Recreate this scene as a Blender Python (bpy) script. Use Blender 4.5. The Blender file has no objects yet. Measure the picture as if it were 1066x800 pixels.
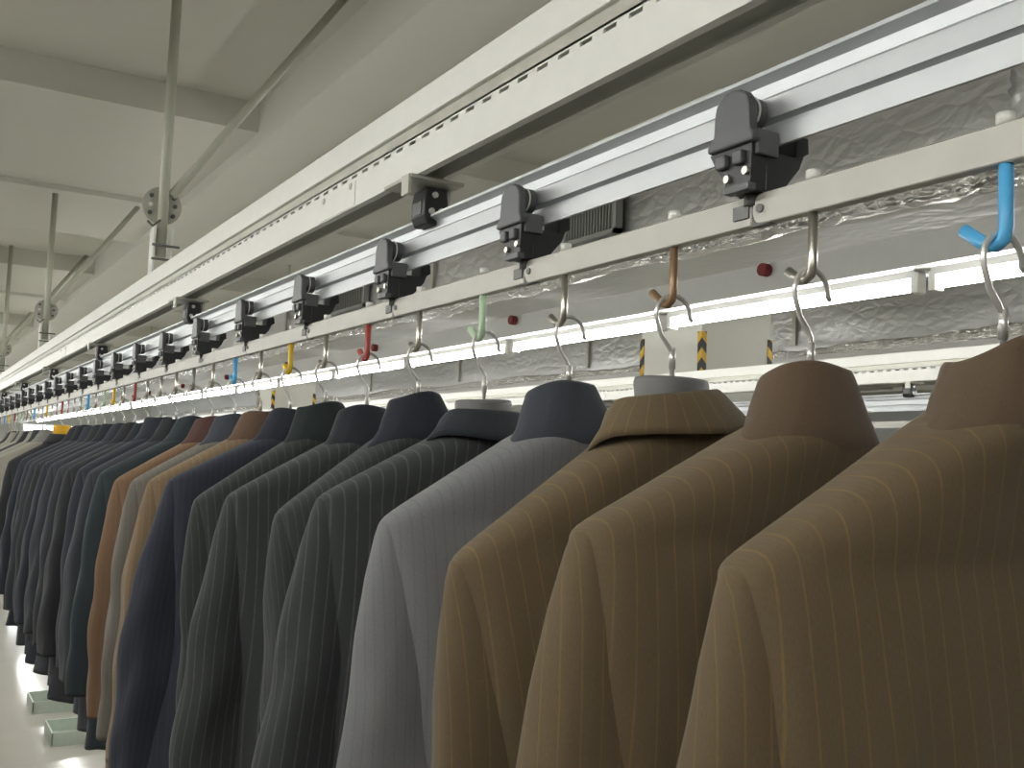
import bpy, math, random
from mathutils import Vector, Matrix

# ------------------------------------------------------------------ camera, world, exposure
S = 0.672            # metres per layout unit (distance camera line -> conveyor chain = 1 unit)
H = 2.2              # camera height in metres
scene = bpy.context.scene
COL = scene.collection
random.seed(7)

def W(x, y, z):      # layout units (relative to the camera) -> world metres
    return Vector((x * S, y * S, H + z * S))

cam_d = bpy.data.cameras.new('camera')
cam = bpy.data.objects.new('camera', cam_d); COL.objects.link(cam)
cam_d.sensor_fit = 'HORIZONTAL'; cam_d.sensor_width = 36.0
cam_d.lens = 1042.83 / 1066.0 * 36.0
cam_d.clip_start = 0.02; cam_d.clip_end = 200
yaw, pit, rol = math.radians(31.2735), math.radians(4.6255), math.radians(2.1017)
fw = Vector((math.sin(yaw) * math.cos(pit), math.cos(yaw) * math.cos(pit), math.sin(pit)))
rt = Vector((math.cos(yaw), -math.sin(yaw), 0)); up = rt.cross(fw)
r2 = rt * math.cos(rol) + up * math.sin(rol); u2 = -rt * math.sin(rol) + up * math.cos(rol)
m = Matrix((r2, u2, -fw)).transposed().to_4x4(); m.translation = Vector((0, 0, H))
cam.matrix_world = m
scene.camera = cam

wd = bpy.data.worlds.new('world'); scene.world = wd; wd.use_nodes = True
wd.node_tree.nodes['Background'].inputs[0].default_value = (0.9, 0.95, 1.0, 1)
wd.node_tree.nodes['Background'].inputs[1].default_value = 0.3
scene.view_settings.view_transform = 'Standard'; scene.view_settings.look = 'None'
scene.view_settings.gamma = 1.0; scene.view_settings.use_curve_mapping = False
scene.view_settings.exposure = 0.42
TUBE_STRENGTH = 30.0

# ------------------------------------------------------------------ materials
def lin(c):
    c = c / 255.0
    return c / 12.92 if c <= 0.04045 else ((c + 0.055) / 1.055) ** 2.4
def rgb(r, g, b): return (lin(r), lin(g), lin(b), 1.0)

class NT:
    def __init__(s, name):
        s.m = bpy.data.materials.new(name); s.m.use_nodes = True
        s.t = s.m.node_tree; s.b = s.t.nodes['Principled BSDF']
    def n(s, typ, **kw):
        nd = s.t.nodes.new(typ)
        for k, v in kw.items():
            if k in nd.inputs.keys() if hasattr(nd.inputs, 'keys') else False: nd.inputs[k].default_value = v
            else: setattr(nd, k, v)
        return nd
    def l(s, a, b): s.t.links.new(a, b)

def mat(name, col, rough=0.5, metal=0.0, noise=0.06, nscale=30.0, bump=0.0, bscale=200.0, coords='Object'):
    q = NT(name); b = q.b
    b.inputs['Roughness'].default_value = rough; b.inputs['Metallic'].default_value = metal
    tc = q.n('ShaderNodeTexCoord')
    nz = q.n('ShaderNodeTexNoise'); nz.inputs['Scale'].default_value = nscale; nz.inputs['Detail'].default_value = 3
    q.l(tc.outputs[coords], nz.inputs['Vector'])
    mx = q.n('ShaderNodeMix', data_type='RGBA')
    c0 = [max(0, v * (1 - noise * 2)) for v in col[:3]] + [1]; c1 = [min(1, v * (1 + noise * 2)) for v in col[:3]] + [1]
    mx.inputs[6].default_value = c0; mx.inputs[7].default_value = c1
    q.l(nz.outputs['Fac'], mx.inputs[0]); q.l(mx.outputs[2], b.inputs['Base Color'])
    if bump:
        n2 = q.n('ShaderNodeTexNoise'); n2.inputs['Scale'].default_value = bscale; n2.inputs['Detail'].default_value = 4
        q.l(tc.outputs[coords], n2.inputs['Vector'])
        bp = q.n('ShaderNodeBump'); bp.inputs['Strength'].default_value = bump; bp.inputs['Distance'].default_value = 0.01
        q.l(n2.outputs['Fac'], bp.inputs['Height']); q.l(bp.outputs['Normal'], b.inputs['Normal'])
    return q.m

def emit(name, col, strength):
    q = NT(name)
    q.b.inputs['Base Color'].default_value = (0.8, 0.8, 0.8, 1)
    q.b.inputs['Emission Color'].default_value = col; q.b.inputs['Emission Strength'].default_value = strength
    return q.m

def fabric(name, base, stripe=None, spacing=0.017, width=0.09, amt=0.45, weave=0.10):
    """woven suiting: fine vertical pinstripes in cloth UVs (metres) over a mottled twill"""
    q = NT(name); b = q.b
    b.inputs['Roughness'].default_value = 0.92
    b.inputs['Specular IOR Level'].default_value = 0.2
    b.inputs['Sheen Weight'].default_value = 0.12; b.inputs['Sheen Roughness'].default_value = 0.5
    uv = q.n('ShaderNodeUVMap'); sp = q.n('ShaderNodeSeparateXYZ'); q.l(uv.outputs[0], sp.inputs[0])
    mp = q.n('ShaderNodeMapping'); mp.inputs['Scale'].default_value = (900, 260, 1); q.l(uv.outputs[0], mp.inputs[0])
    nz = q.n('ShaderNodeTexNoise'); nz.inputs['Scale'].default_value = 1.0; nz.inputs['Detail'].default_value = 2
    q.l(mp.outputs[0], nz.inputs['Vector'])
    mx = q.n('ShaderNodeMix', data_type='RGBA')
    mx.inputs[6].default_value = [v * (1 - weave * 2) for v in base[:3]] + [1]
    mx.inputs[7].default_value = [min(1, v * (1 + weave * 2)) for v in base[:3]] + [1]
    q.l(nz.outputs['Fac'], mx.inputs[0]); out = mx.outputs[2]
    if stripe:
        dv = q.n('ShaderNodeMath', operation='DIVIDE'); q.l(sp.outputs[0], dv.inputs[0]); dv.inputs[1].default_value = spacing
        fr = q.n('ShaderNodeMath', operation='PINGPONG'); q.l(dv.outputs[0], fr.inputs[0]); fr.inputs[1].default_value = 0.5
        mr = q.n('ShaderNodeMapRange'); q.l(fr.outputs[0], mr.inputs[0])
        mr.inputs[1].default_value = width * 0.5; mr.inputs[2].default_value = width * 1.6
        mr.inputs[3].default_value = amt; mr.inputs[4].default_value = 0.0
        n2 = q.n('ShaderNodeTexNoise'); n2.inputs['Scale'].default_value = 60; q.l(uv.outputs[0], n2.inputs['Vector'])
        mm = q.n('ShaderNodeMath', operation='MULTIPLY'); q.l(mr.outputs[0], mm.inputs[0]); q.l(n2.outputs['Fac'], mm.inputs[1])
        m3 = q.n('ShaderNodeMath', operation='MULTIPLY'); q.l(mm.outputs[0], m3.inputs[0]); m3.inputs[1].default_value = 1.9; m3.use_clamp = True
        m2 = q.n('ShaderNodeMix', data_type='RGBA'); q.l(m3.outputs[0], m2.inputs[0])
        q.l(out, m2.inputs[6]); m2.inputs[7].default_value = stripe; out = m2.outputs[2]
    q.l(out, b.inputs['Base Color'])
    bp = q.n('ShaderNodeBump'); bp.inputs['Strength'].default_value = 0.15; bp.inputs['Distance'].default_value = 0.001
    m4 = q.n('ShaderNodeMapping'); m4.inputs['Scale'].default_value = (22, 6, 1); q.l(uv.outputs[0], m4.inputs[0])
    n4 = q.n('ShaderNodeTexNoise'); n4.inputs['Scale'].default_value = 1.0; n4.inputs['Detail'].default_value = 2; q.l(m4.outputs[0], n4.inputs['Vector'])
    b4 = q.n('ShaderNodeBump'); b4.inputs['Strength'].default_value = 0.35; b4.inputs['Distance'].default_value = 0.012
    q.l(n4.outputs['Fac'], b4.inputs['Height']); q.l(b4.outputs['Normal'], bp.inputs['Normal'])
    q.l(nz.outputs['Fac'], bp.inputs['Height']); q.l(bp.outputs['Normal'], b.inputs['Normal'])
    return q.m

def foil_mat(name, col, rough, scale, strength):
    q = NT(name); b = q.b
    b.inputs['Metallic'].default_value = 0.85; b.inputs['Roughness'].default_value = rough
    b.inputs['Base Color'].default_value = col
    tc = q.n('ShaderNodeTexCoord')
    mp = q.n('ShaderNodeMapping'); mp.inputs['Scale'].default_value = (1, 0.55, 1); q.l(tc.outputs['Object'], mp.inputs[0])
    a = q.n('ShaderNodeTexNoise'); a.inputs['Scale'].default_value = scale; a.inputs['Detail'].default_value = 6; a.inputs['Distortion'].default_value = 1.2
    v = q.n('ShaderNodeTexVoronoi', feature='DISTANCE_TO_EDGE'); v.inputs['Scale'].default_value = scale * 1.7
    q.l(mp.outputs[0], a.inputs['Vector']); q.l(mp.outputs[0], v.inputs['Vector'])
    ad = q.n('ShaderNodeMath', operation='ADD'); q.l(a.outputs['Fac'], ad.inputs[0]); q.l(v.outputs['Distance'], ad.inputs[1])
    bp = q.n('ShaderNodeBump'); bp.inputs['Strength'].default_value = strength; bp.inputs['Distance'].default_value = 0.03
    q.l(ad.outputs[0], bp.inputs['Height']); q.l(bp.outputs['Normal'], b.inputs['Normal'])
    return q.m

def hazard_mat():
    q = NT('hazard_tape'); b = q.b; b.inputs['Roughness'].default_value = 0.5
    tc = q.n('ShaderNodeTexCoord'); sp = q.n('ShaderNodeSeparateXYZ'); q.l(tc.outputs['Object'], sp.inputs[0])
    a = q.n('ShaderNodeMath', operation='ADD'); q.l(sp.outputs[0], a.inputs[0]); q.l(sp.outputs[1], a.inputs[1])
    a2 = q.n('ShaderNodeMath', operation='ADD'); q.l(a.outputs[0], a2.inputs[0]); q.l(sp.outputs[2], a2.inputs[1])
    d = q.n('ShaderNodeMath', operation='DIVIDE'); q.l(a2.outputs[0], d.inputs[0]); d.inputs[1].default_value = 0.13
    f = q.n('ShaderNodeMath', operation='FRACT'); q.l(d.outputs[0], f.inputs[0])
    g = q.n('ShaderNodeMath', operation='GREATER_THAN'); q.l(f.outputs[0], g.inputs[0]); g.inputs[1].default_value = 0.5
    mx = q.n('ShaderNodeMix', data_type='RGBA'); q.l(g.outputs[0], mx.inputs[0])
    mx.inputs[6].default_value = rgb(35, 33, 30); mx.inputs[7].default_value = rgb(205, 165, 30)
    q.l(mx.outputs[2], b.inputs['Base Color']); return q.m

M = dict(
    white=mat('white_powder_coat', rgb(226, 226, 219), 0.42, noise=0.02),
    alu=mat('brushed_aluminium', rgb(184, 187, 188), 0.42, 0.55, noise=0.02),
    linkbar=mat('grey_plated_link', rgb(188, 187, 178), 0.5, 0.1, noise=0.04),
    joint=mat('dark_joint_steel', rgb(104, 104, 102), 0.5, 0.3),
    black=mat('black_nylon', rgb(36, 37, 39), 0.42),
    cover=mat('charcoal_cover_plastic', rgb(84, 85, 86), 0.45, noise=0.03),
    steel=mat('satin_steel', rgb(196, 192, 180), 0.3, 0.85, noise=0.04),
    wire=mat('chromed_wire', rgb(232, 230, 224), 0.3, 0.6, noise=0.02),
    nut=mat('white_nylon_nut', rgb(232, 232, 224), 0.5),
    brass=mat('bronze_paint', rgb(150, 122, 92), 0.4, 0.4),
    blue=mat('light_blue_paint', rgb(88, 176, 228), 0.4, noise=0.03),
    green=mat('pale_green_paint', rgb(190, 214, 184), 0.4, noise=0.03),
    red=mat('red_paint', rgb(168, 72, 66), 0.45),
    yellow=mat('yellow_paint', rgb(228, 188, 40), 0.45),
    grey=mat('grey_hook_paint', rgb(140, 138, 130), 0.4, 0.4),
    redcap=mat('dark_red_rubber', rgb(122, 34, 40), 0.6),
    paintsteel=mat('beige_painted_steel', rgb(176, 177, 160), 0.5, noise=0.03),
    plate=mat('galvanised_plate', rgb(184, 184, 172), 0.45, 0.3),
    ceil=mat('ceiling_paint', rgb(214, 213, 202), 0.85, noise=0.02, nscale=2),
    beam=mat('beam_paint', rgb(216, 215, 204), 0.85, noise=0.02, nscale=2),
    wall=mat('wall_paint', rgb(205, 206, 202), 0.85, noise=0.02, nscale=2),
    floor=mat('polished_floor_tile', rgb(192, 189, 179), 0.1, noise=0.05, nscale=1.2),
    column=mat('column_paint', rgb(206, 206, 196), 0.7, noise=0.02, nscale=4),
    trunk=mat('grey_trunking', rgb(206, 207, 204), 0.5, 0.1, noise=0.02),
    batten=mat('white_batten', rgb(240, 240, 236), 0.5, noise=0.01),
    grille=mat('grey_grille', rgb(150, 152, 148), 0.5, 0.2),
    grille_dark=mat('grille_throat', rgb(48, 48, 46), 0.8),
    foil=foil_mat('foil_wrap', (0.55, 0.555, 0.545, 1), 0.42, 8.0, 0.2),
    foil_bright=foil_mat('crinkled_foil_tape', (0.9, 0.89, 0.86, 1), 0.22, 22.0, 0.8),
    hazard=hazard_mat(),
    tray=mat('pale_green_plastic', rgb(188, 200, 188), 0.35),
    hang_grey=mat('grey_hanger_plastic', rgb(116, 116, 114), 0.5, noise=0.03),
    hang_black=mat('black_hanger_plastic', rgb(40, 40, 42), 0.5),
    hang_yellow=mat('yellow_hanger_plastic', rgb(238, 182, 28), 0.5, noise=0.03),
    tube=emit('fluorescent_tube', (1.0, 0.99, 0.96, 1), TUBE_STRENGTH),
    pane=emit('daylight_window', (0.93, 0.97, 1.0, 1), 2.6),
    frame=mat('window_frame_white', rgb(220, 222, 220), 0.5),
)

# ------------------------------------------------------------------ mesh builder
class MB:
    def __init__(s): s.v = []; s.f = []; s.sm = []; s.uv = None
    def face(s, idx, smooth=False): s.f.append(tuple(idx)); s.sm.append(smooth)
    def box(s, x0, x1, y0, y1, z0, z1):
        o = len(s.v)
        s.v += [(x, y, z) for x in (x0, x1) for y in (y0, y1) for z in (z0, z1)]
        for q in ((0, 1, 3, 2), (4, 6, 7, 5), (0, 4, 5, 1), (2, 3, 7, 6), (0, 2, 6, 4), (1, 5, 7, 3)):
            s.face([o + i for i in q])
        return s
    def prism(s, pts, a, b, axis='y', smooth=False):
        """extrude a 2D outline; axis y: pts are (x,z); axis x: pts are (y,z); axis z: pts are (x,y)"""
        o = len(s.v); n = len(pts)
        for t in (a, b):
            for p, q in pts:
                s.v.append({'y': (p, t, q), 'x': (t, p, q), 'z': (p, q, t)}[axis])
        s.face([o + i for i in range(n)][::-1]); s.face([o + n + i for i in range(n)])
        for i in range(n):
            j = (i + 1) % n
            s.face((o + i, o + j, o + n + j, o + n + i), smooth)
        return s
    def tube(s, path, r, n=10, caps=True, ref=None):
        path = [Vector(p) for p in path]; k = len(path); rs = r if isinstance(r, (list, tuple)) else [r] * k
        o = len(s.v); t0 = (path[1] - path[0]).normalized()
        a = Vector((0, 0, 1)) if abs(t0.z) < 0.9 else Vector((1, 0, 0))
        nrm = (a - t0 * a.dot(t0)).normalized()
        for i, p in enumerate(path):
            t = (path[min(i + 1, k - 1)] - path[max(i - 1, 0)]).normalized()
            nrm = (nrm - t * nrm.dot(t)).normalized(); bn = t.cross(nrm)
            for j in range(n):
                c, d = math.cos(2 * math.pi * j / n), math.sin(2 * math.pi * j / n)
                s.v.append(tuple(p + (nrm * c + bn * d) * rs[i]))
        for i in range(k - 1):
            for j in range(n):
                j2 = (j + 1) % n
                s.face((o + i * n + j, o + i * n + j2, o + (i + 1) * n + j2, o + (i + 1) * n + j), True)
        if caps:
            s.face([o + j for j in range(n)][::-1]); s.face([o + (k - 1) * n + j for j in range(n)])
        return s
    def cyl(s, p0, p1, r, n=14): return s.tube([p0, p1], r, n)
    def mesh(s, name, material):
        me = bpy.data.meshes.new(name); me.from_pydata(s.v, [], s.f); me.update()
        me.polygons.foreach_set('use_smooth', s.sm)
        if s.uv:
            ul = me.uv_layers.new(name='UVMap')
            for lp in me.loops: ul.data[lp.index].uv = s.uv[lp.vertex_index]
        import bmesh
        bm = bmesh.new(); bm.from_mesh(me); bmesh.ops.recalc_face_normals(bm, faces=bm.faces); bm.to_mesh(me); bm.free()
        if material: me.materials.append(material)
        return me
    def build(s, name, material, parent=None, bevel=0.0):
        o = bpy.data.objects.new(name, s.mesh(name, material)); COL.objects.link(o)
        if parent: o.parent = parent
        if bevel:
            b = o.modifiers.new('bevel', 'BEVEL'); b.width = bevel; b.segments = 2; b.limit_method = 'ANGLE'
        return o

def tag(o, label=None, cat=None, group=None, kind=None):
    if label: o['label'] = label
    if cat: o['category'] = cat
    if group: o['group'] = group
    if kind: o['kind'] = kind
    return o
def empty(name, loc, label=None, cat=None, group=None, rz=0.0):
    o = bpy.data.objects.new(name, None); COL.objects.link(o); o.empty_display_size = 0.05
    o.location = loc; o.rotation_euler = (0, 0, rz)
    return tag(o, label, cat, group)
def copy_tree(o, parent=None):
    c = o.copy(); COL.objects.link(c); c.parent = parent
    for ch in list(o.children): copy_tree(ch, c)
    return c
ORD = ['first', 'second', 'third', 'fourth', 'fifth', 'sixth', 'seventh', 'eighth', 'ninth', 'tenth', 'eleventh', 'twelfth',
       'thirteenth', 'fourteenth', 'fifteenth', 'sixteenth', 'seventeenth', 'eighteenth', 'nineteenth', 'twentieth',
       'twenty-first', 'twenty-second', 'twenty-third', 'twenty-fourth', 'twenty-fifth', 'twenty-sixth', 'twenty-seventh', 'twenty-eighth', 'twenty-ninth', 'thirtieth',
       'thirty-first', 'thirty-second', 'thirty-third', 'thirty-fourth', 'thirty-fifth', 'thirty-sixth', 'thirty-seventh', 'thirty-eighth', 'thirty-ninth', 'fortieth']

# ------------------------------------------------------------------ the room
X0, X1, Y0, Y1 = -6.0, 17.0, -5.0, 31.0
ZC = H + 2.46 * S           # recessed slab
ZB = H + 2.20 * S
tag(MB().box(X0, X1, Y0, Y1, -0.15, 0).build('floor', M['floor']), 'pale polished floor reflecting the lamps', 'floor', kind='structure')
ceil = tag(MB().box(X0, X1, Y0, Y1, ZC, ZC + 0.2).build('ceiling', M['ceil']), 'off-white coffered ceiling slab with beams', 'ceiling', kind='structure')
for k in range(-3, 11):     # longitudinal ribs
    x = (1.98 + 2.35 * k) * S
    if X0 < x < X1 - .5: MB().box(x, x + 0.30, Y0, Y1, H + 2.155 * S, ZC).build('beam', M['beam'], ceil)
for k in range(-1, 6):      # wide cross bands, a shallow step in each
    y = 6.8 + 6.9 * k
    if y * S > Y1 - 2: continue
    MB().box(X0, X1, y * S, (y + 2.44) * S, H + 2.25 * S, ZC).build('cross_beam', M['beam'], ceil)
    MB().box(X0, X1, (y + 2.44) * S, (y + 4.3) * S, H + 2.205 * S, ZC).build('cross_beam', M['beam'], ceil)
tag(MB().box(X1, X1 + .2, Y0, Y1, 0, ZC).build('wall_right', M['wall']), 'far right off-white side wall', 'wall', kind='structure')
tag(MB().box(X0 - .2, X0, Y0, Y1, 0, ZC).build('wall_left', M['wall']), 'off-white side wall on the left', 'wall', kind='structure')
tag(MB().box(X0, X1, Y0 - .2, Y0, 0, ZC).build('wall_near', M['wall']), 'off-white wall behind the viewer', 'wall', kind='structure')
tag(MB().box(X0, X1, Y1, Y1 + .2, 0, ZC).build('wall_far', M['wall']), 'off-white end wall with bright windows', 'wall', kind='structure')
for k in range(8):          # windows in the end wall
    xa = -5.4 + 2.75 * k
    w = empty('window_%d' % (k + 1), (xa, Y1 - 0.01, 1.0), 'bright daylight window in the end wall, %s from the left' % ORD[k], 'window'); w['kind'] = 'structure'
    fr = MB()
    for a in (0, 1.0, 2.0): fr.box(a, a + .07, -.05, 0, 0, 1.9)
    for a in (0, 1.3, 1.84): fr.box(0, 2.07, -.045, 0, a, a + .06)
    fr.build('window_frame', M['frame'], w)
    for a in (.07, 1.07): MB().box(a, a + .93, -.02, -.012, .06, 1.84).build('pane', M['pane'], w)

# ------------------------------------------------------------------ columns with hazard guards
def column(y, label):
    c = empty('column', ((6.5 * S), y * S, 0), label, 'column')
    w, d = 0.62, 0.62
    MB().box(0, w, 0, d, 0, ZC - H + H).build('shaft', M['column'], c, 0.01)
    for (x, yy) in ((0, 0), (w, 0), (0, d)):
        e = 0.035; t = 0.006
        g = MB()
        sx = 1 if x == 0 else -1; sy = 1 if yy == 0 else -1
        g.prism([(x - sx * t, yy - sy * t), (x + sx * e, yy - sy * t), (x + sx * e, yy), (x, yy), (x, yy + sy * e), (x - sx * t, yy + sy * e)], 0.05, H + 1.35 * S, 'z')
        o = g.build('corner_guard', M['hazard'], c); o['label'] = 'yellow and black striped corner guard'
    return c
column(7.22, 'off-white square column with striped corner guards behind the brown jackets')
column(20.2, 'off-white square column with striped corner guards farther down the aisle')

# ------------------------------------------------------------------ insulated air ducts
def crumple(mb_pts, amp): return [(x + random.uniform(-amp, amp), y, z + random.uniform(-amp, amp)) for x, y, z in mb_pts]
def duct(xu, label, grilles):
    r = random.Random(int(xu * 10))
    L0, L1 = -2.0, 29.0
    w, h = 0.85, 0.42
    d = empty('air_duct', (xu * S, 0, H + 1.375 * S), label, 'air duct')
    # wrapped body: loop of section points, gently rippled along the length
    b = MB(); ny = 150; sec = []
    for i in range(6): sec.append((0, h * (1 - i / 6)))
    for i in range(6): sec.append((w * i / 6, 0))
    for i in range(4): sec.append((w, h * i / 4))
    for i in range(4): sec.append((w * (1 - i / 4), h))
    n = len(sec)
    for j in range(ny + 1):
        t = j / ny; y = L0 + (L1 - L0) * t ** 1.25
        sag = 0.012 * math.sin(y * 2.1) + 0.01 * math.sin(y * 5.3 + 1)
        for (x, z) in sec:
            e = 0.009
            b.v.append((x + r.uniform(-e, e) + (sag * .6 if x == 0 else 0), y, z + r.uniform(-e, e) + (sag if z == 0 else 0)))
    for j in range(ny):
        for i in range(n):
            i2 = (i + 1) % n
            b.face((j * n + i, j * n + i2, (j + 1) * n + i2, (j + 1) * n + i), True)
    b.face(list(range(n))); b.face([ny * n + i for i in range(n)][::-1])
    b.build('insulation_wrap', M['foil'], d)
    # crinkled bright foil tape folded round the lower near edge
    q = MB(); cols = [(-.012, .062), (-.018, .04), (-.02, .015), (-.012, -.012), (.02, -.02), (.05, -.016)]; ny = 420; n = len(cols)
    for j in range(ny + 1):
        y = L0 + (L1 - L0) * (j / ny) ** 1.3
        sag = 0.012 * math.sin(y * 2.1) + 0.01 * math.sin(y * 5.3 + 1)
        for (x, z) in cols:
            e = .0075
            q.v.append((x + sag * .6 + r.uniform(-e, e), y, z + sag + r.uniform(-e, e)))
    for j in range(ny):
        for i in range(n - 1): q.face((j * n + i, j * n + i + 1, (j + 1) * n + i + 1, (j + 1) * n + i), True)
    o = q.build('foil_tape', M['foil_bright'], d); so = o.modifiers.new('thick', 'SOLIDIFY'); so.thickness = 0.003
    # loose crumpled patches of foil on the side
    for (py, pz, pw, ph) in ((1.1, .27, .62, .26),) if xu < 5 else ():
        p = MB(); a, c = 22, 14
        for i in range(a + 1):
            for k in range(c + 1):
                p.v.append((-.012 - .05 * math.sin(math.pi * i / a) * math.sin(math.pi * k / c) - r.uniform(0, .012), py + pw * i / a + r.uniform(-.006, .006), pz - ph / 2 + ph * k / c + r.uniform(-.006, .006)))
        for i in range(a):
            for k in range(c): p.face((i * (c + 1) + k, i * (c + 1) + k + 1, (i + 1) * (c + 1) + k + 1, (i + 1) * (c + 1) + k), True)
        o = p.build('foil_patch', M['foil'], d); so = o.modifiers.new('thick', 'SOLIDIFY'); so.thickness = 0.002
    # hanger straps up to the ceiling
    for k in range(7):
        y = 4.05 * S + 2.75 * k
        MB().box(-.03, -.012, y, y + .035, h * .2, ZC - (H + 1.375 * S)).build('hanger_strap', M['plate'], d)
    for (ya, yb) in grilles:
        g = empty('grille', (0, 0, 0)); g.parent = d
        z0, z1 = .15, .36
        f = MB(); t = .022
        f.box(-.05, -.01, ya, yb, z0, z0 + t).box(-.05, -.01, ya, yb, z1 - t, z1).box(-.05, -.01, ya, ya + t, z0, z1).box(-.05, -.01, yb - t, yb, z0, z1)
        bpy.data.objects.remove(g)
        g = f.build('grille', M['grille'], d)
        MB().box(-.024, -.012, ya + t, yb - t, z0 + t, z1 - t).build('grille_back', M['grille_dark'], g)
        nsl = 16; s0 = MB().box(-.046, -.026, -.004, .004, z0 + t, z1 - t).mesh('slat', M['grille'])
        for k in range(nsl):
            sl = bpy.data.objects.new('slat', s0); COL.objects.link(sl); sl.parent = g
            sl.location = (0, ya + t + (yb - ya - 2 * t) * (k + .5) / nsl, 0)
    return d
duct(4.1, 'foil-wrapped rectangular air duct directly behind the jacket conveyor', [(3.6, 4.02), (6.5, 7.3)])
duct(8.8, 'foil-wrapped rectangular air duct beyond the columns, farther back', [])

# ------------------------------------------------------------------ fluorescent lamps
LAMP = None
def lamp_row(xu, k0, k1, name_row, studs=True, zu=0.925):
    global LAMP
    zt = H + zu * S
    t = tag(MB().box(-.085, .085, -4.6, 30, .036, .138).build('lighting_trunking', M['trunk']), 'long grey lighting trunking carrying the lamps ' + name_row, 'trunking')
    t.location = (xu * S, 0, zt)
    if studs:
        for k in range(0, 8):
            y = (.95 + .64 * k) * 4.04 * S
            o = MB().cyl((-.12, y, .112), (-.085, y, .112), .024, 14).build('knob', M['redcap'], t, 0.004)
            o['label'] = 'dark red round knob on the trunking'
    n = 0
    for k in range(k0, k1):
        y = (2.95 + 1.858 * k) * S
        if LAMP is None:
            l = empty('fluorescent_lamp', (0, 0, 0))
            MB().prism([(-.022, .014), (.022, .014), (.026, .037), (-.026, .037)], .03, 1.22, 'y').build('batten', M['batten'], l)
            MB().cyl((0, .045, -.008), (0, 1.205, -.008), .0185, 16).build('tube', M['tube'], l)
            for yy in (.02, 1.205):
                MB().box(-.022, .022, yy, yy + .026, -.034, .03).build('lamp_holder', M['nut'], l, 0.003)
            LAMP = l
        else: l = copy_tree(LAMP)
        l.location = (xu * S, y, zt)
        tag(l, 'lit fluorescent tube %s, %s from the viewer' % (name_row, ORD[n]), 'lamp', 'fluorescent lamps ' + name_row)
        n += 1
lamp_row(4.04, -2, 19, 'in front of the near duct')
lamp_row(8.5, -2, 19, 'in front of the farther duct', False, 1.10)
lamp_row(-0.66, -3, 19, 'left of the jacket row', False)

# ------------------------------------------------------------------ conveyor rails
def upper_rail(xo, label):
    a, b = -1.0 * S, 30.0 * S
    r = empty('support_channel', W(0, 0, 0) + Vector((xo * S, 0, 0)), label, 'rail')
    def sc(pts): return [(x * S, z * S) for x, z in pts]
    w = MB(); xb = 1.03
    w.box(.95 * S, .955 * S, a, b, .645 * S, .7215 * S).box(.95 * S, .955 * S, a, b, .7295 * S, .738 * S)
    per = .068 * S; n = int((b - a) / per)
    for k in range(n):
        y = a + k * per
        w.box(.95 * S, .955 * S, y, y + per * .48, .7215 * S, .7295 * S)
    w.box(.95 * S, xb * S, a, b, .733 * S, .738 * S).box((xb - .005) * S, xb * S, a, b, .645 * S, .735 * S)
    w.box(.955 * S, .968 * S, a, b, .645 * S, .650 * S).box((xb - .018) * S, (xb - .005) * S, a, b, .645 * S, .650 * S)
    w.build('lower_channel', M['white'], r)
    sp_ = MB().box(.962 * S, (xb - .01) * S, a, b, .738 * S, .774 * S)
    sp_.build('spacer_strip', M['plate'], r)
    MB().prism(sc([(.95, .772), (xb, .772), (xb, .843), (.95, .843)]), a, b).build('upper_channel', M['white'], r, .002)
    for y in (2.37, 7.6, 12.9):
        q = MB().box(.9475 * S, .9505 * S, y * S, (y + .26) * S, .648 * S, .712 * S).build('splice_plate', M['white'], r)
        for dy in (.03, .22):
            MB().cyl((.9455 * S, (y + dy) * S, .703 * S), (.9475 * S, (y + dy) * S, .703 * S), .006, 10).build('bolt', M['plate'], q)
    return r
def alu_rail(xo, label):
    a, b = -1.0 * S, 30.0 * S
    prof = [(1.006, .5695), (1.006, .5635), (1.022, .555), (1.024, .538), (1.012, .5305), (1.010, .528), (1.010, .4985), (1.023, .495), (1.023, .4865),
            (1.010, .4825), (1.010, .456), (1.016, .456), (1.034, .484), (1.034, .555), (1.044, .5635), (1.044, .5695)]
    r = tag(MB().prism([((x - 1.005) * S, (z - .5) * S) for x, z in prof], a, b).build('track_rail', M['alu']), label, 'rail')
    r.location = W(1.005 + xo, 0, .5)
    return r
upper_rail(0, 'white slotted double channel rail above the suit conveyor')
alu_rail(0, 'silver grooved aluminium track with black trolleys above the jackets')
upper_rail(4.7, 'white slotted channel rail of the farther conveyor behind the jackets')
alu_rail(4.7, 'silver aluminium track of the farther conveyor behind the jackets')

# black brackets hanging the track from the channel
def bracket():
    b = empty('track_bracket', (0, 0, 0))
    MB().box(-.085 * S, .05 * S, -.05, .05, -.006, 0).build('cross_plate', M['plate'], b, .001)
    for x in (-.085, .04):
        MB().prism([(x * S - .002, -.03), (x * S + .003, -.03), (x * S + .003, 0), (x * S - .002, 0)], -.012 if x > 0 else -.045, .012 if x > 0 else -.02).build('tab', M['plate'], b)
    pts = [(-.036, -.008), (.036, -.008), (.044, -.028), (.044, -.052), (.030, -.063), (-.030, -.063), (-.044, -.05), (-.044, -.028)]
    c = MB().prism([(x * .48, z * 1.05) for x, z in pts], -.024, .024).build('clamp_block', M['black'], b, .003)
    for (x, z) in ((-.004, -.020), (-.009, -.046), (.008, -.044)):
        MB().cyl((x, -.028, z), (x, -.024, z), .0048, 10).build('screw', M['wire'], c)
    MB().box(-.0225, -.021, -.015, .015, -.05, -.03).build('side_label', M['cover'], c)
    return b
bk = bracket(); first = True
for k in range(11):
    o = bk if first else copy_tree(bk); first = False
    o.location = W(1.02, 2.08 + 2.23 * k, .645)
    tag(o, 'black clamp bracket joining track to white channel, %s from the right' % ORD[k], 'bracket', 'track brackets of the jacket conveyor')
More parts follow.
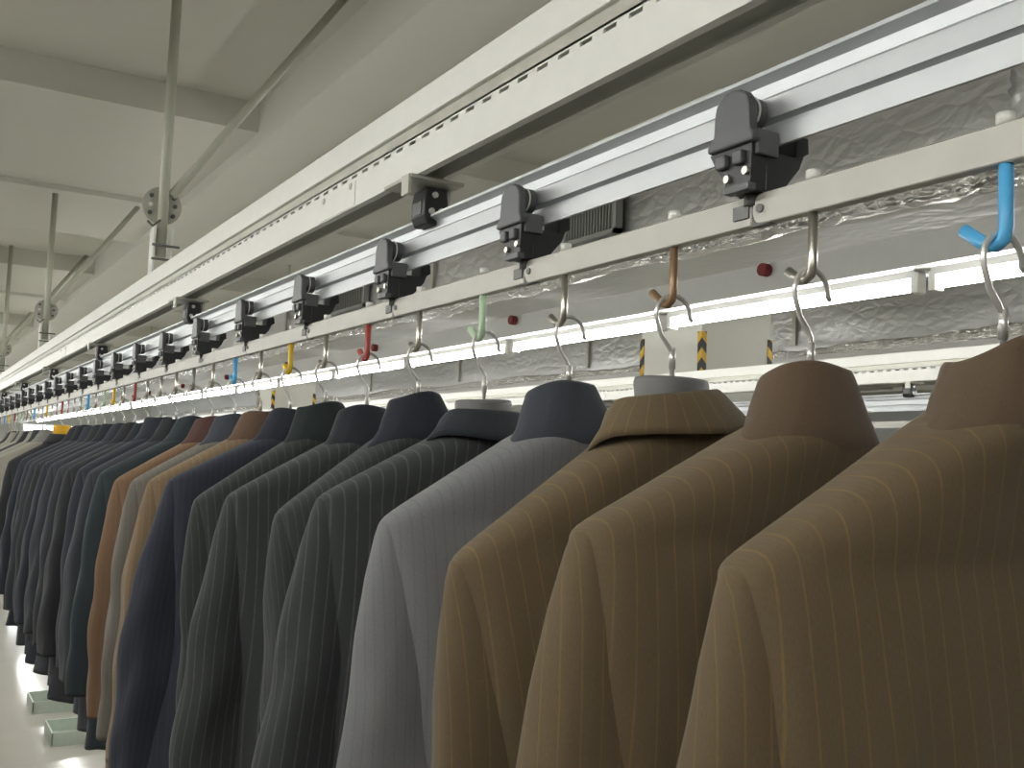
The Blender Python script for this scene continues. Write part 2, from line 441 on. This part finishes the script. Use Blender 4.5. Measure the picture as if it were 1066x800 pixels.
for k in range(1, 7):
    o = copy_tree(bk); o.location = W(5.72, 2.08 + 2.23 * k, .645)
    tag(o, 'black clamp bracket on the farther conveyor, %s from the right' % ORD[k - 1], 'bracket', 'track brackets of the farther conveyor')

# ------------------------------------------------------------------ ceiling hangers: pole, diagonal brace, round plates, foot clamp
def ceiling_hanger(y, ztop, label):
    h = empty('ceiling_hanger', W(1.0, y, .843), label, 'support pole')
    zt = (ztop - .843) * S
    MB().cyl((0, 0, .06), (0, 0, zt), .0165, 16).build('pole', M['paintsteel'], h)
    ux = (ztop - 1.23) / 1.485
    MB().cyl((.035 * S, .004, (1.235 - .843) * S), ((.032 + ux) * S, .004, zt), .0145, 14).build('brace', M['paintsteel'], h)
    zc = (1.185 - .843) * S
    for yy in (.020,):
        p = MB().cyl((0, yy, zc), (0, yy + .005, zc), .062, 32).build('round_plate', M['plate'], h)
        for (a, rr) in ((40, .046), (140, .046), (-40, .046), (215, .046), (5, .04), (180, .036)):
            x, z = rr * math.cos(math.radians(a)), rr * math.sin(math.radians(a))
            MB().cyl((x, yy - .006, zc + z), (x, yy, zc + z), .007, 8).build('bolt', M['joint'] if a % 3 else M['nut'], p)
    f = MB().box(-.030, -.024, -.03, .03, 0, .15).box(.024, .030, -.03, .03, 0, .15).box(-.03, .03, -.03, .03, 0, .006).build('foot_clamp', M['white'], h, .001)
    for z in (.045, .09):
        MB().cyl((-.034, -.036, z), (.05, -.036, z), .004, 8).build('bolt', M['joint'], f)
    MB().tube([(-.05, -.02, .165), (-.035, -.03, .150), (-.02, -.03, .165), (-.012, -.03, .172)], .004, 8).build('hook_bolt', M['joint'], f)
    return h
for i, (y, zt) in enumerate(((4.93, 2.48), (9.4, 2.205), (13.6, 2.48), (18.0, 2.205), (22.4, 2.205))):
    ceiling_hanger(y, zt, 'beige steel pole with diagonal brace hanging the channel, %s from the right' % ORD[i])

# ------------------------------------------------------------------ trolleys
def trolley():
    t = empty('trolley', (0, 0, 0))           # origin on the chain joint; x,z in units*S relative to (1.0, joint, 0.365)
    z0 = .365
    def sc(pts): return [((x - 1.0) * S, (z - z0) * S) for x, z in pts]
    ya, yb = -.010 * S, .062 * S
    # cover plate on the viewer's side: rounded-top outline in the (y,z) plane
    pl = []
    for k in range(9):
        a = math.pi * k / 8
        pl.append((.026 * S + .034 * S * math.cos(a) * (1 if k in (0, 8) else 1), (.505 + .028 * math.sin(a) - z0) * S))
    pl += [(-.010 * S, (.470 - z0) * S), (-.016 * S, (.462 - z0) * S), (-.016 * S, (.452 - z0) * S), (.074 * S, (.452 - z0) * S), (.074 * S, (.462 - z0) * S), (.062 * S, (.474 - z0) * S)]
    # order: arc from +y to -y, then down the near side and back along the bottom
    MB().prism(pl, (.955 - 1.0) * S, (.972 - 1.0) * S, 'x').build('cover_plate', M['cover'], t, .0025)
    MB().cyl(((.972 - 1) * S, .026 * S, (.505 - z0) * S), ((1.003 - 1) * S, .026 * S, (.505 - z0) * S), .024 * S, 20).build('wheel', M['cover'], t, .001)
    MB().cyl(((.984 - 1) * S, .026 * S, (.505 - z0) * S), ((.987 - 1) * S, .026 * S, (.505 - z0) * S), .0255 * S, 20).build('tyre_ring', M['nut'], t)
    # tapered body below the cover, seen from the side
    bl = [(.076, .452), (.064, .432), (.046, .408), (.040, .388), (-.006, .388), (-.008, .452)]
    MB().prism([(y * S, (z - z0) * S) for y, z in bl], (.962 - 1) * S, (.992 - 1) * S, 'x').build('body_block', M['black'], t, .001)
    # yoke passing under the track and up behind it
    yk = [(.990, .446), (1.046, .446), (1.048, .478), (1.072, .478), (1.074, .456), (1.064, .450), (1.056, .430), (1.034, .406), (1.018, .388), (.990, .388)]
    MB().prism(sc(yk), -.008 * S, .046 * S).build('yoke', M['black'], t, .0012)
    # square shoulder block beside the cover
    MB().box((.968 - 1) * S, (1.0075 - 1) * S, -.014 * S, .030 * S, (.436 - z0) * S, (.472 - z0) * S).build('shoulder_block', M['cover'], t, .0015)
    for (yy, w_) in ((.004, .018), (.036, .020)):
        MB().box((.953 - 1) * S, (.964 - 1) * S, yy * S, (yy + w_) * S, (.424 - z0) * S, (.444 - z0) * S).build('guide_roller', M['cover'], t, .002)
    MB().box((.957 - 1) * S, (.972 - 1) * S, -.007 * S, .040 * S, (.386 - z0) * S, (.397 - z0) * S).build('lower_lip', M['cover'], t, .001)
    for (yy, zz) in ((.000, .413), (.036, .408)):
        MB().cyl(((.956 - 1) * S, yy * S, (zz - z0) * S), ((.963 - 1) * S, yy * S, (zz - z0) * S), .006 * S, 12).build('screw', M['steel'], t, .0005)
    MB().cyl(((.99 - 1) * S, .02 * S, (.372 - z0) * S), ((.99 - 1) * S, .02 * S, (.392 - z0) * S), .010 * S, 10).build('pivot_stub', M['joint'], t)
    return t
JY0, LP = .985, .595
tr = trolley()
NT_ = 24
for k in range(-1, NT_):
    o = tr if k == -1 else copy_tree(tr)
    o.location = W(1.0, JY0 + LP * k, .365)
    tag(o, ('black trolley with grey cover clipped on the track, %s from the right edge' % ORD[k]) if k >= 0 else 'black trolley on the near track end, beyond the right edge', 'trolley', 'trolleys of the jacket conveyor')
for k in range(4, 22):
    o = copy_tree(tr); o.location = W(5.7, JY0 + LP * 1.7 * k - 3.0, .365)
    tag(o, 'black trolley on the farther conveyor, %s from the right' % ORD[k - 4], 'trolley', 'trolleys of the farther conveyor')

# ------------------------------------------------------------------ chain links with hooks
hooks_y = [.632, .900, 1.176] + [.59 + .2945 * n for n in range(3, 46)]
HC = ['blue', 'steel', 'brass', 'steel', 'green', 'steel', 'red', 'steel', 'yellow', 'steel', 'blue', 'steel', 'grey', 'steel', 'steel', 'steel', 'red', 'steel',
      'yellow', 'green', 'steel', 'blue', 'steel', 'steel', 'steel', 'red', 'steel', 'steel', 'yellow', 'steel', 'steel']
HN = dict(blue='light blue', steel='bare steel', brass='bronze', green='pale green', red='red', yellow='yellow', grey='dark grey')
ZH = .245                   # underside of the hook
hook_mesh = {}
def hook_obj(c, parent, loc):
    if c not in hook_mesh:
        thick = .0052 if c in ('blue', 'yellow', 'red', 'green') else .0043
        zt = (.350 - .365) * S; zb = (ZH + .011 - .365) * S
        path = [(0, 0, zt), (0, 0, zb + .012), (0, .002, zb + .004), (0, .008, zb), (0, .016, zb + .002), (0, .034, zb + .016)]
        if c in ('steel', 'grey'): path = path[:-1] + [(0, .028, zb + .011)]
        hook_mesh[c] = MB().tube(path, thick, 12).mesh('hook', M[c])
    o = bpy.data.objects.new('hook', hook_mesh[c]); COL.objects.link(o); o.parent = parent; o.location = loc
    o['label'] = HN[c] + ' hook'
    return o
link_mesh = None
def link_meshes():
    L = LP * S; hh = .0215 * S; t0, t1 = -.020 * S, -.004 * S
    bar = MB(); pts = []
    for k in range(9):      # rounded far-side overlap at the near joint end (y = -.004)
        a = math.pi / 2 + math.pi * k / 8
        pts.append((.004 + hh * math.cos(a), hh * math.sin(a)))
    pts += [(L - .030, -hh), (L - .030, hh)]
    return pts, hh
nut_mesh = MB().cyl((0, 0, 0), (0, 0, .009), .007, 8).mesh('nut', M['nut'])
def link(k):
    L = LP * S; hh = .0215 * S; t0, t1 = -.020 * S, -.005 * S
    y0 = JY0 + LP * k
    hs = [(n, y) for n, y in enumerate(hooks_y) if y0 < y <= y0 + LP]
    cols = [HC[n % len(HC)] for n, _ in hs]
    if k < 0: where = 'at the right edge'
    else: where = '%s from the right' % ORD[k + 1]
    lk = empty('chain_link', W(1.0, y0, .365), 'grey conveyor link with %s hooks, %s' % (' and '.join(HN[c] for c in cols) or 'steel', where), 'chain link', 'links of the jacket conveyor')
    lk['label'] = lk['label'].replace('bare steel and bare steel', 'bare steel')
    if k not in shared: pass
    o = bpy.data.objects.new('bar', shared['bar']); COL.objects.link(o); o.parent = lk
    bv = o.modifiers.new('bevel', 'BEVEL'); bv.width = .001; bv.segments = 1; bv.limit_method = 'ANGLE'
    for nm in ('joint_block', 'pin'):
        o = bpy.data.objects.new(nm, shared[nm]); COL.objects.link(o); o.parent = lk
    for (n, y), c in zip(hs, cols):
        hook_obj(c, lk, (-.002 * S, (y - y0) * S, 0))
        q = bpy.data.objects.new('nut', nut_mesh); COL.objects.link(q); q.parent = lk
        q.location = (-.002 * S, (y - y0) * S, hh)
def shared_link():
    L = LP * S; hh = .0215 * S; t0, t1 = -.012 * S, .008 * S
    pts = []
    for k in range(11):     # rounded end with pin hole at the joint nearer the viewer's left
        a = -math.pi / 2 + math.pi * k / 10
        pts.append((L + hh * .75 * math.cos(a), hh * math.sin(a)))
    pts += [(.012, hh), (.012, -hh)]
    bar = MB().prism(pts, t0, t1, 'x').mesh('bar', M['linkbar'])
    jb = MB().box(t0 + .001, t1 - .001, .010, .034, -hh * .55, hh * .55).box(t0 - .0022, t0 + .003, .0135, .034, -hh * .45, hh * .45).box(t0 + .002, t1 - .002, -.01, .014, -hh * 1.05, hh * 1.05).mesh('joint_block', M['joint'])
    pin = MB().cyl((t0 - .002, L, 0), (t0 + .004, L, 0), .0042, 12).mesh('pin', M['joint'])
    return dict(bar=bar, joint_block=jb, pin=pin)
shared = shared_link()
for k in range(-1, NT_ - 1): link(k)

# simple far conveyor links (behind the jackets, seen only in slivers)
for k in range(4, 20):
    o = bpy.data.objects.new('chain_link', shared['bar']); COL.objects.link(o); o.location = W(5.7, JY0 + LP * k, .365)
    tag(o, 'grey flat link of the farther conveyor, %s from the right' % ORD[k - 4], 'chain link', 'links of the farther conveyor')

# ------------------------------------------------------------------ jackets
def interp(tab, z):
    # tab: rows sorted by descending z
    if z >= tab[0][0]: return tab[0][1:]
    for i in range(len(tab) - 1):
        if tab[i][0] >= z >= tab[i + 1][0]:
            t = (tab[i][0] - z) / (tab[i][0] - tab[i + 1][0])
            return [a + (b - a) * t for a, b in zip(tab[i][1:], tab[i + 1][1:])]
    return tab[-1][1:]
def sstep(a, b, x):
    t = max(0, min(1, (x - a) / (b - a))); return t * t * (3 - 2 * t)
#        z      a     b     e    yoff
BODY = [(.008, .050, .045, 2.4, .003), (.000, .062, .0535, 2.4, .003), (-.008, .078, .0545, 2.6, .003), (-.018, .096, .054, 2.8, .003), (-.040, .137, .051, 2.9, .004), (-.062, .177, .048, 2.9, .005),
        (-.082, .213, .044, 3.0, .006), (-.094, .2325, .040, 3.3, .006), (-.101, .2385, .039, 3.7, .006), (-.125, .2365, .043, 4.5, .006), (-.20, .228, .052, 5.0, .005),
        (-.28, .217, .058, 4.6, .004), (-.40, .210, .061, 3.6, .004), (-.55, .214, .062, 3.0, .004), (-.70, .228, .065, 2.7, .004), (-.80, .234, .067, 2.7, .004)]
#          z     xin   xout   yc    ry
SLEEVE = [(-.0985, .226, .238, .016, .008), (-.100, .216, .2400, .016, .013), (-.104, .205, .2425, .015, .017), (-.115, .192, .2470, .014, .020), (-.16, .178, .258, .013, .028), (-.22, .170, .268, .012, .034),
          (-.30, .166, .278, .012, .039), (-.40, .168, .284, .014, .046), (-.50, .174, .286, .022, .049), (-.60, .182, .284, .030, .048), (-.67, .190, .281, .036, .046)]
def superloop(a, d, e, N):
    """closed superellipse resampled to N points of equal arc length, starting at the centre back"""
    K = 720; pts = []
    for i in range(K):
        th = 2 * math.pi * i / K; s_, c_ = math.sin(th), math.cos(th)
        pts.append((a * math.copysign(abs(s_) ** (2 / e), s_), -d * math.copysign(abs(c_) ** (2 / e), c_)))
    L = [0.0]
    for i in range(1, K + 1): L.append(L[-1] + math.dist(pts[i % K], pts[i - 1]))
    out = []; j = 0
    for i in range(N):
        t = L[-1] * i / N
        while L[j + 1] < t: j += 1
        f = (t - L[j]) / max(1e-9, L[j + 1] - L[j]); p, q = pts[j], pts[(j + 1) % K]
        out.append((p[0] + (q[0] - p[0]) * f, p[1] + (q[1] - p[1]) * f))
    return out
def body_mesh(r, fold):
    N = 112; zs = [.008, .004, 0, -.004, -.009, -.014, -.02, -.028, -.036, -.046, -.056, -.066, -.076, -.084, -.090, -.095, -.099, -.103, -.109, -.118, -.13]
    z = -.15
    while z > -.80: zs.append(z); z -= .02
    zs.append(-.80)
    b = MB(); b.uv = []
    p1, p2, p3, p4 = [r.uniform(0, 6.28) for _ in range(4)]; l1 = r.uniform(.10, .14)
    ridge = [r.uniform(.010, .018) * fold, r.uniform(.010, .018) * fold]; rx = [r.uniform(.135, .165), r.uniform(.135, .165)]
    for z in zs:
        a, d, e, yo = interp(BODY, z)
        g = sstep(-.10, -.38, -z) if False else sstep(.10, .42, -z)
        ring = []
        for (x, y) in superloop(a, d, e, N):
            s_, c_ = x / a, -y / d
            if y < 0: y *= .95
            wob = g * fold * (.0055 * math.sin(2 * math.pi * x / l1 + p1 + z * 2) + .003 * math.sin(2 * math.pi * x / .062 + p2 - z * 3))
            back = 1 if c_ > 0 else -.6
            y -= back * wob
            if c_ > 0:
                for sgn, k in ((-1, 0), (1, 1)):
                    cx = sgn * (rx[k] + .02 * (-z))
                    y -= ridge[k] * g * math.exp(-((x - cx) / .018) ** 2) - .8 * ridge[k] * g * math.exp(-((x - cx + sgn * .045) / .025) ** 2)
                # shallow hollow between the shoulder blades under the collar
                y += .006 * math.exp(-(x / .06) ** 2 - ((z + .05) / .04) ** 2)
            y += yo + .010 * (x / .24) ** 2 * sstep(-.35, -.05, z)
            x += g * .006 * fold * math.sin(z * 11 + p3) * (abs(s_) ** 3)
            ring.append((x, y, z + (.004 * math.sin(2 * x / .1 + p4) if z < -.79 else 0)))
        # signed arc length from the centre back
        al = [0.0] * N
        for i in range(1, N // 2 + 1): al[i] = al[i - 1] + math.dist(ring[i][:2], ring[i - 1][:2])
        for i in range(1, N // 2): al[N - i] = al[(N - i + 1) % N] - math.dist(ring[N - i][:2], ring[(N - i + 1) % N][:2])
        b.v += ring
        b.uv += [(ring[i][0], z) for i in range(N)]
    for j in range(len(zs) - 1):
        for i in range(N):
            i2 = (i + 1) % N
            b.face((j * N + i, j * N + i2, (j + 1) * N + i2, (j + 1) * N + i), True)
    # inner facing at the hem
    o = len(b.v); last = (len(zs) - 1) * N
    for i in range(N):
        x, y, z = b.v[last + i]; b.v.append((x * .965, y * .93, -.775)); b.uv.append(b.uv[last + i])
    for i in range(N):
        i2 = (i + 1) % N; b.face((last + i, last + i2, o + i2, o + i), False)
    b.face([o + i for i in range(N)])
    return b
def sleeve_mesh(r, sgn, fold):
    N = 40; zs = [-.0985, -.0992, -.100, -.102, -.104, -.108, -.115, -.125, -.14]
    z = -.16
    while z > -.67: zs.append(z); z -= .02
    zs.append(-.67)
    b = MB(); b.uv = []
    p1, p2, p3 = [r.uniform(0, 6.28) for _ in range(3)]; sw = r.uniform(-.008, .012); so = r.uniform(-.004, .008)
    for z in zs:
        xi, xo, yc, ry = interp(SLEEVE, z)
        g = sstep(.13, .35, -z)
        cx = (xi + xo) / 2 + so * g; rx = (xo - xi) / 2; ring = []
        yc += sw * g
        for i in range(N):
            th = 2 * math.pi * i / N
            s_, c_ = math.sin(th), math.cos(th); e = 2.3
            x = math.copysign(abs(s_) ** (2 / e), s_); y = -math.copysign(abs(c_) ** (2 / e), c_)
            wr = 1 + g * fold * (.05 * math.sin(z * 34 + 3 * math.sin(th + p1) + p2) + .06 * math.sin(2 * th + p3 + z * 9) + .035 * math.sin(5 * th + p1))
            ring.append((sgn * (cx + rx * x * wr), yc + ry * y * wr, z))
        al = [0.0] * N
        for i in range(1, N // 2 + 1): al[i] = al[i - 1] + math.dist(ring[i][:2], ring[i - 1][:2])
        for i in range(1, N // 2): al[N - i] = al[(N - i + 1) % N] - math.dist(ring[N - i][:2], ring[(N - i + 1) % N][:2])
        b.v += ring; b.uv += [(al[i] + .006, z) for i in range(N)]
    for j in range(len(zs) - 1):
        for i in range(N):
            i2 = (i + 1) % N
            b.face((j * N + i, j * N + i2, (j + 1) * N + i2, (j + 1) * N + i), True)
    b.face(list(range(N)))
    o = len(b.v); last = (len(zs) - 1) * N
    cxm = sum(b.v[last + i][0] for i in range(N)) / N; cym = sum(b.v[last + i][1] for i in range(N)) / N
    for i in range(N):
        x, y, z = b.v[last + i]; b.v.append((cxm + (x - cxm) * .9, cym + (y - cym) * .9, -.64)); b.uv.append(b.uv[last + i])
    for i in range(N):
        i2 = (i + 1) % N; b.face((last + i, last + i2, o + i2, o + i), False)
    b.face([o + i for i in range(N)])
    return b
def ring_strip(rows, span, N=48, th=.004, tiltx=0.0, wave=None, lean=0.0, dome=0.0):
    """open-fronted collar: rows of (z, a, b, yoff); doubled for thickness"""
    b = MB(); b.uv = []
    a0, a1 = -math.radians(span), math.radians(span)
    allrows = [(z, a, d, y) for z, a, d, y in rows] + [(z, a - th, d - th, y) for z, a, d, y in reversed(rows)]
    R_ = len(allrows)
    for (z, a, d, yo) in allrows:
        for i in range(N + 1):
            t = a0 + (a1 - a0) * i / N
            x = a * math.sin(t); y = yo - d * math.cos(t)
            zz = z + tiltx * x
            f = abs(t) / a1
            zz -= .035 * max(0, f - .55) ** 1.5 if z > .02 else .06 * max(0, f - .5) ** 1.4
            if wave: zz += wave(t, z)
            zz -= dome * abs(math.sin(t)) ** 3 * max(0, z) / .06
            x += lean * max(0, z)
            b.v.append((x, y, zz)); b.uv.append((t * .07, z))
    n = N + 1
    for j in range(R_):
        j2 = (j + 1) % R_
        for i in range(N): b.face((j * n + i, j * n + i + 1, j2 * n + i + 1, j2 * n + i), True)
    b.face([j * n for j in range(R_)]); b.face([j * n + N for j in range(R_)][::-1])
    return b
COLLAR_UP = [(-.030, .104, .040, .006), (-.016, .095, .050, .005), (-.005, .0825, .0530, .004), (.006, .0735, .0510, .004), (.018, .0655, .0480, .004), (.032, .0575, .0450, .005), (.048, .0500, .0420, .007), (.057, .0465, .0400, .008), (.0610, .0440, .0380, .008)]
COLLAR_STAND = [(-.028, .098, .040, .006), (-.013, .084, .050, .005), (-.002, .073, .053, .004), (.012, .0620, .049, .004), (.026, .0550, .045, .004)]
COLLAR_LEAF = [(-.006, .090, .073, .004), (.003, .085, .070, .004), (.016, .074, .061, .004), (.027, .0645, .053, .004), (.033, .0590, .048, .004), (.035, .0560, .0455, .004)]

JS = .965
def jacket(n, loc, bodymat, collarmat, label, kind='up', rz=0.0, seed=0, fold=1.0, hanger='black', tilt=0.0, hook_z=None, roll=0.0, sx=.925):
    r = random.Random(100 + seed)
    j = empty('suit_jacket', loc, label, 'jacket', 'suit jackets on the conveyor', rz)
    j.rotation_euler = (0, math.radians(roll), rz)
    j.scale = (sx, .965, 1.0)
    body_mesh(r, fold).build('body', bodymat, j)
    for s in (-1, 1): sleeve_mesh(r, s, fold).build('sleeve', bodymat, j)
    ph = r.uniform(0, 6)
    if kind == 'up':
        ring_strip(COLLAR_UP, 128, tiltx=tilt, wave=lambda t, z: .0018 * math.sin(3 * t + ph) if z > .05 else 0, lean=.16 if n == 0 else r.uniform(-.1, .1), dome=.013 if n == 0 else r.uniform(.003, .008)).build('collar', collarmat, j)
    else:
        ring_strip(COLLAR_STAND, 128, tiltx=tilt).build('collar_stand', collarmat, j)
        o = ring_strip(COLLAR_LEAF, 128, tiltx=tilt, th=.005, wave=lambda t, z: .004 * math.sin(2.2 * t + ph) if z < .02 else 0).build('collar', bodymat if kind == 'down' else collarmat, j)
    # hanger: top-level, hangs on the conveyor hook
    h = empty('coat_hanger', loc, None, 'hanger', 'coat hangers on the conveyor', rz + r.uniform(-.25, .25) * .3)
    hz = hook_z - loc[2]
    R0 = .021; zc = hz - R0 + .001
    path = [(.024, 0, zc - .004)]
    for k in range(0, 11):
        a = math.radians(-5 + 200 * k / 10)
        path.append((R0 * math.cos(a), 0, zc + R0 * math.sin(a)))
    path += [(-.014, 0, zc - .022), (-.006, 0, zc - .031), (0, 0, zc - .040), (0, 0, .045)]
    MB().tube(path, .0025, 8).build('wire_hook', M['wire'], h)
    MB().cyl((0, 0, max(.06, .05)), (0, 0, .082), .0035, 10).build('ferrule', M['wire'], h)
    low = kind != 'up'
    hm = M['hang_' + hanger]
    zt = (.078 if hanger == 'yellow' else .050) if low else .030
    nb = MB(); N = 28; rows = [(-.01, .036, .028), (.02, .039, .031), (zt - .006, .042, .032), (zt - .001, .0405, .031), (zt, .037, .027)]
    for (z, a, d) in rows:
        for i in range(N):
            t = 2 * math.pi * i / N; nb.v.append((a * math.sin(t), -d * math.cos(t), z + tilt * a * math.sin(t)))
    for q in range(len(rows) - 1):
        for i in range(N): nb.face((q * N + i, q * N + (i + 1) % N, (q + 1) * N + (i + 1) % N, (q + 1) * N + i), True)
    nb.face(list(range(N))); nb.face([(len(rows) - 1) * N + i for i in range(N)])
    nb.build('neck_form', hm, h)
    for s in (-1, 1):
        MB().tube([(s * .02, .003, -.03), (s * .06, .004, -.058), (s * .10, .006, -.085), (s * .145, .008, -.115)], [.009, .010, .011, .011], 10).build('arm', hm, h)
    return j, h

F = {}
def fab(key, *a, **k):
    if key not in F: F[key] = fabric('cloth_' + key, *a, **k)
    return F[key]
brown = fab('brown', rgb(102, 88, 67), rgb(146, 116, 62), .0172, .04, .36)
brown_c = fab('brown_collar', rgb(96, 80, 64))
grey = fab('grey', rgb(122, 122, 122), rgb(102, 105, 116), .012, .09, .40)
slate = fab('slate', rgb(64, 68, 74))
char_s = fab('charcoal_stripe', rgb(61, 64, 64), rgb(122, 122, 117), .0165, .06, .30)
char_f = fab('charcoal_fine', rgb(62, 65, 65), rgb(106, 108, 104), .011, .08, .26)
navy_c = fab('navy_collar', rgb(46, 48, 56))
charc = fab('charcoal_collar', rgb(46, 50, 55))
green_c = fab('green_collar', rgb(42, 49, 49))
green_s = fab('green_stripe', rgb(57, 61, 60), rgb(98, 100, 96), .014, .08, .28)
navy = fab('navy', rgb(54, 56, 66), rgb(74, 76, 88), .012, .08, .3)
tan = fab('tan', rgb(124, 106, 84), rgb(160, 134, 100), .014, .08, .3)
tan_c = fab('tan_collar', rgb(102, 82, 68))
taupe = fab('taupe', rgb(112, 108, 100), rgb(132, 128, 120), .013, .09, .3)
bluegrey_c = fab('bluegrey_collar', rgb(72, 76, 84))
rust = fab('rust', rgb(122, 97, 76), rgb(140, 114, 88), .014, .08, .3)
maroon_c = fab('maroon_collar', rgb(90, 66, 62))
teal = fab('teal', rgb(54, 62, 66))
dark = fab('dark_grey', rgb(64, 66, 71))
dark2 = fab('dark_blue_grey', rgb(58, 61, 69))
dark3 = fab('soft_black', rgb(56, 57, 60))
beige = fab('beige', rgb(158, 155, 142))
lgrey = fab('light_grey', rgb(138, 138, 132))

JK = [  # n, body, collar, kind, label, hanger
    (0, brown, brown_c, 'up', 'large brown pinstripe suit jacket filling the right edge, collar up', 'black'),
    (1, brown, brown_c, 'up', 'brown pinstripe suit jacket with raised collar, second from the right', 'black'),
    (2, brown, brown, 'down', 'brown pinstripe suit jacket with folded collar over a grey hanger', 'grey'),
    (3, grey, slate, 'up', 'light grey suit jacket with a raised slate collar beside the brown jackets', 'black'),
    (4, char_s, charc, 'low', 'charcoal pinstripe jacket with folded collar and grey hanger behind the grey jacket', 'grey'),
    (5, char_f, navy_c, 'up', 'charcoal fine-striped jacket with a raised navy collar', 'black'),
    (6, char_s, charc, 'up', 'charcoal pinstripe jacket with broad raised charcoal collar under the red hook', 'black'),
    (7, green_s, green_c, 'up', 'dark striped jacket with raised dark green collar', 'black'),
    (8, navy, navy_c, 'up', 'navy blue suit jacket beside the tan jackets', 'black'),
    (9, tan, tan_c, 'up', 'tan suit jacket with brown collar next to the navy jacket', 'black'),
    (10, taupe, bluegrey_c, 'up', 'taupe grey jacket with blue-grey collar between two tan jackets', 'black'),
    (11, rust, maroon_c, 'up', 'rust tan jacket with a maroon collar', 'black'),
    (12, teal, teal, 'up', 'dark teal grey jacket just behind the rust jacket', 'black'),
]
rest = [13, 14, 15, 16, 17, 18, 19, 20, 21, 22, 25]
for q, n in enumerate(rest):
    if n == 25: JK.append((n, dark3, dark3, 'low', 'dark jacket with a bright yellow hanger showing at its collar', 'yellow'))
    else: JK.append((n, [dark, dark2, dark3, dark][q % 4], [dark3, dark2, charc][q % 3], 'up', 'plain dark grey suit jacket, %s behind the dark teal jacket' % ORD[q], 'black'))
for q, n in enumerate((28, 29, 30, 32, 33, 34, 36, 37, 38)):
    JK.append((n, [beige, lgrey, beige, dark][q % 4], [lgrey, dark, beige, dark3][q % 4], 'up', '%s jacket far down the row, %s beyond the yellow hanger' % (['beige', 'light grey', 'beige', 'dark grey'][q % 4], ORD[q]), 'black'))
rj = random.Random(5)
ADJ = {0: (0, -1.0, .97, -6), 1: (0, 4.0, .95, 0), 2: (0, -9.0, 1.04, -6), 3: (.012, -2.0, .97, -1), 4: (.006, 3.0, .93, 2), 5: (0, -7.0, .93, 0), 6: (.0, 1, .93, 1), 7: (0, -6, .98, -5), 8: (0, 2.5, .93, 0), 9: (0, 0, .93, 0)}
for q, (n, bm_, cm_, kind, label, hg) in enumerate(JK):
    y = hooks_y[n] + .0
    rz = rj.uniform(-.05, .05)
    dxx, roll, sx, yw = ADJ.get(n, (0.0, rj.uniform(-1.5, 1.5), .925, None))
    if yw is not None: rz = math.radians(yw)
    dz = rj.uniform(-.006, .006)
    if n in (6, 7, 8, 9, 10, 11): dz -= .004
    loc = W(1.008 + dxx, y, .060) + Vector((0, .007, dz))
    jj, hh_ = jacket(n, loc, bm_, cm_, label, kind, rz, seed=n, fold=1.0 if n < 3 else 1.25, hanger=hg, tilt=rj.uniform(-.03, .05), roll=roll, sx=sx, hook_z=H + (ZH + .012) * S + .0085)
    hh_['label'] = '%s hanger with wire hook, %s along the row from the right' % ({'black': 'dark'}.get(hg, hg), ORD[q])

# ------------------------------------------------------------------ pale green trays on the floor under the row
for q, (x, y) in enumerate(((1.12, 8.2), (1.1, 9.25))):
    t = empty('plastic_tray', (x, y, 0), 'pale green plastic tray on the floor under the jackets, %s from the viewer' % ORD[q], 'tray', 'floor trays')
    MB().box(0, .62, 0, .42, .0, .012).build('base', M['tray'], t)
    for (a, b_, c, d) in ((0, .62, 0, .012), (0, .62, .408, .42), (0, .012, 0, .42), (.608, .62, 0, .42)):
        MB().box(a, b_, c, d, .012, .10).build('side', M['tray'], t, .002)
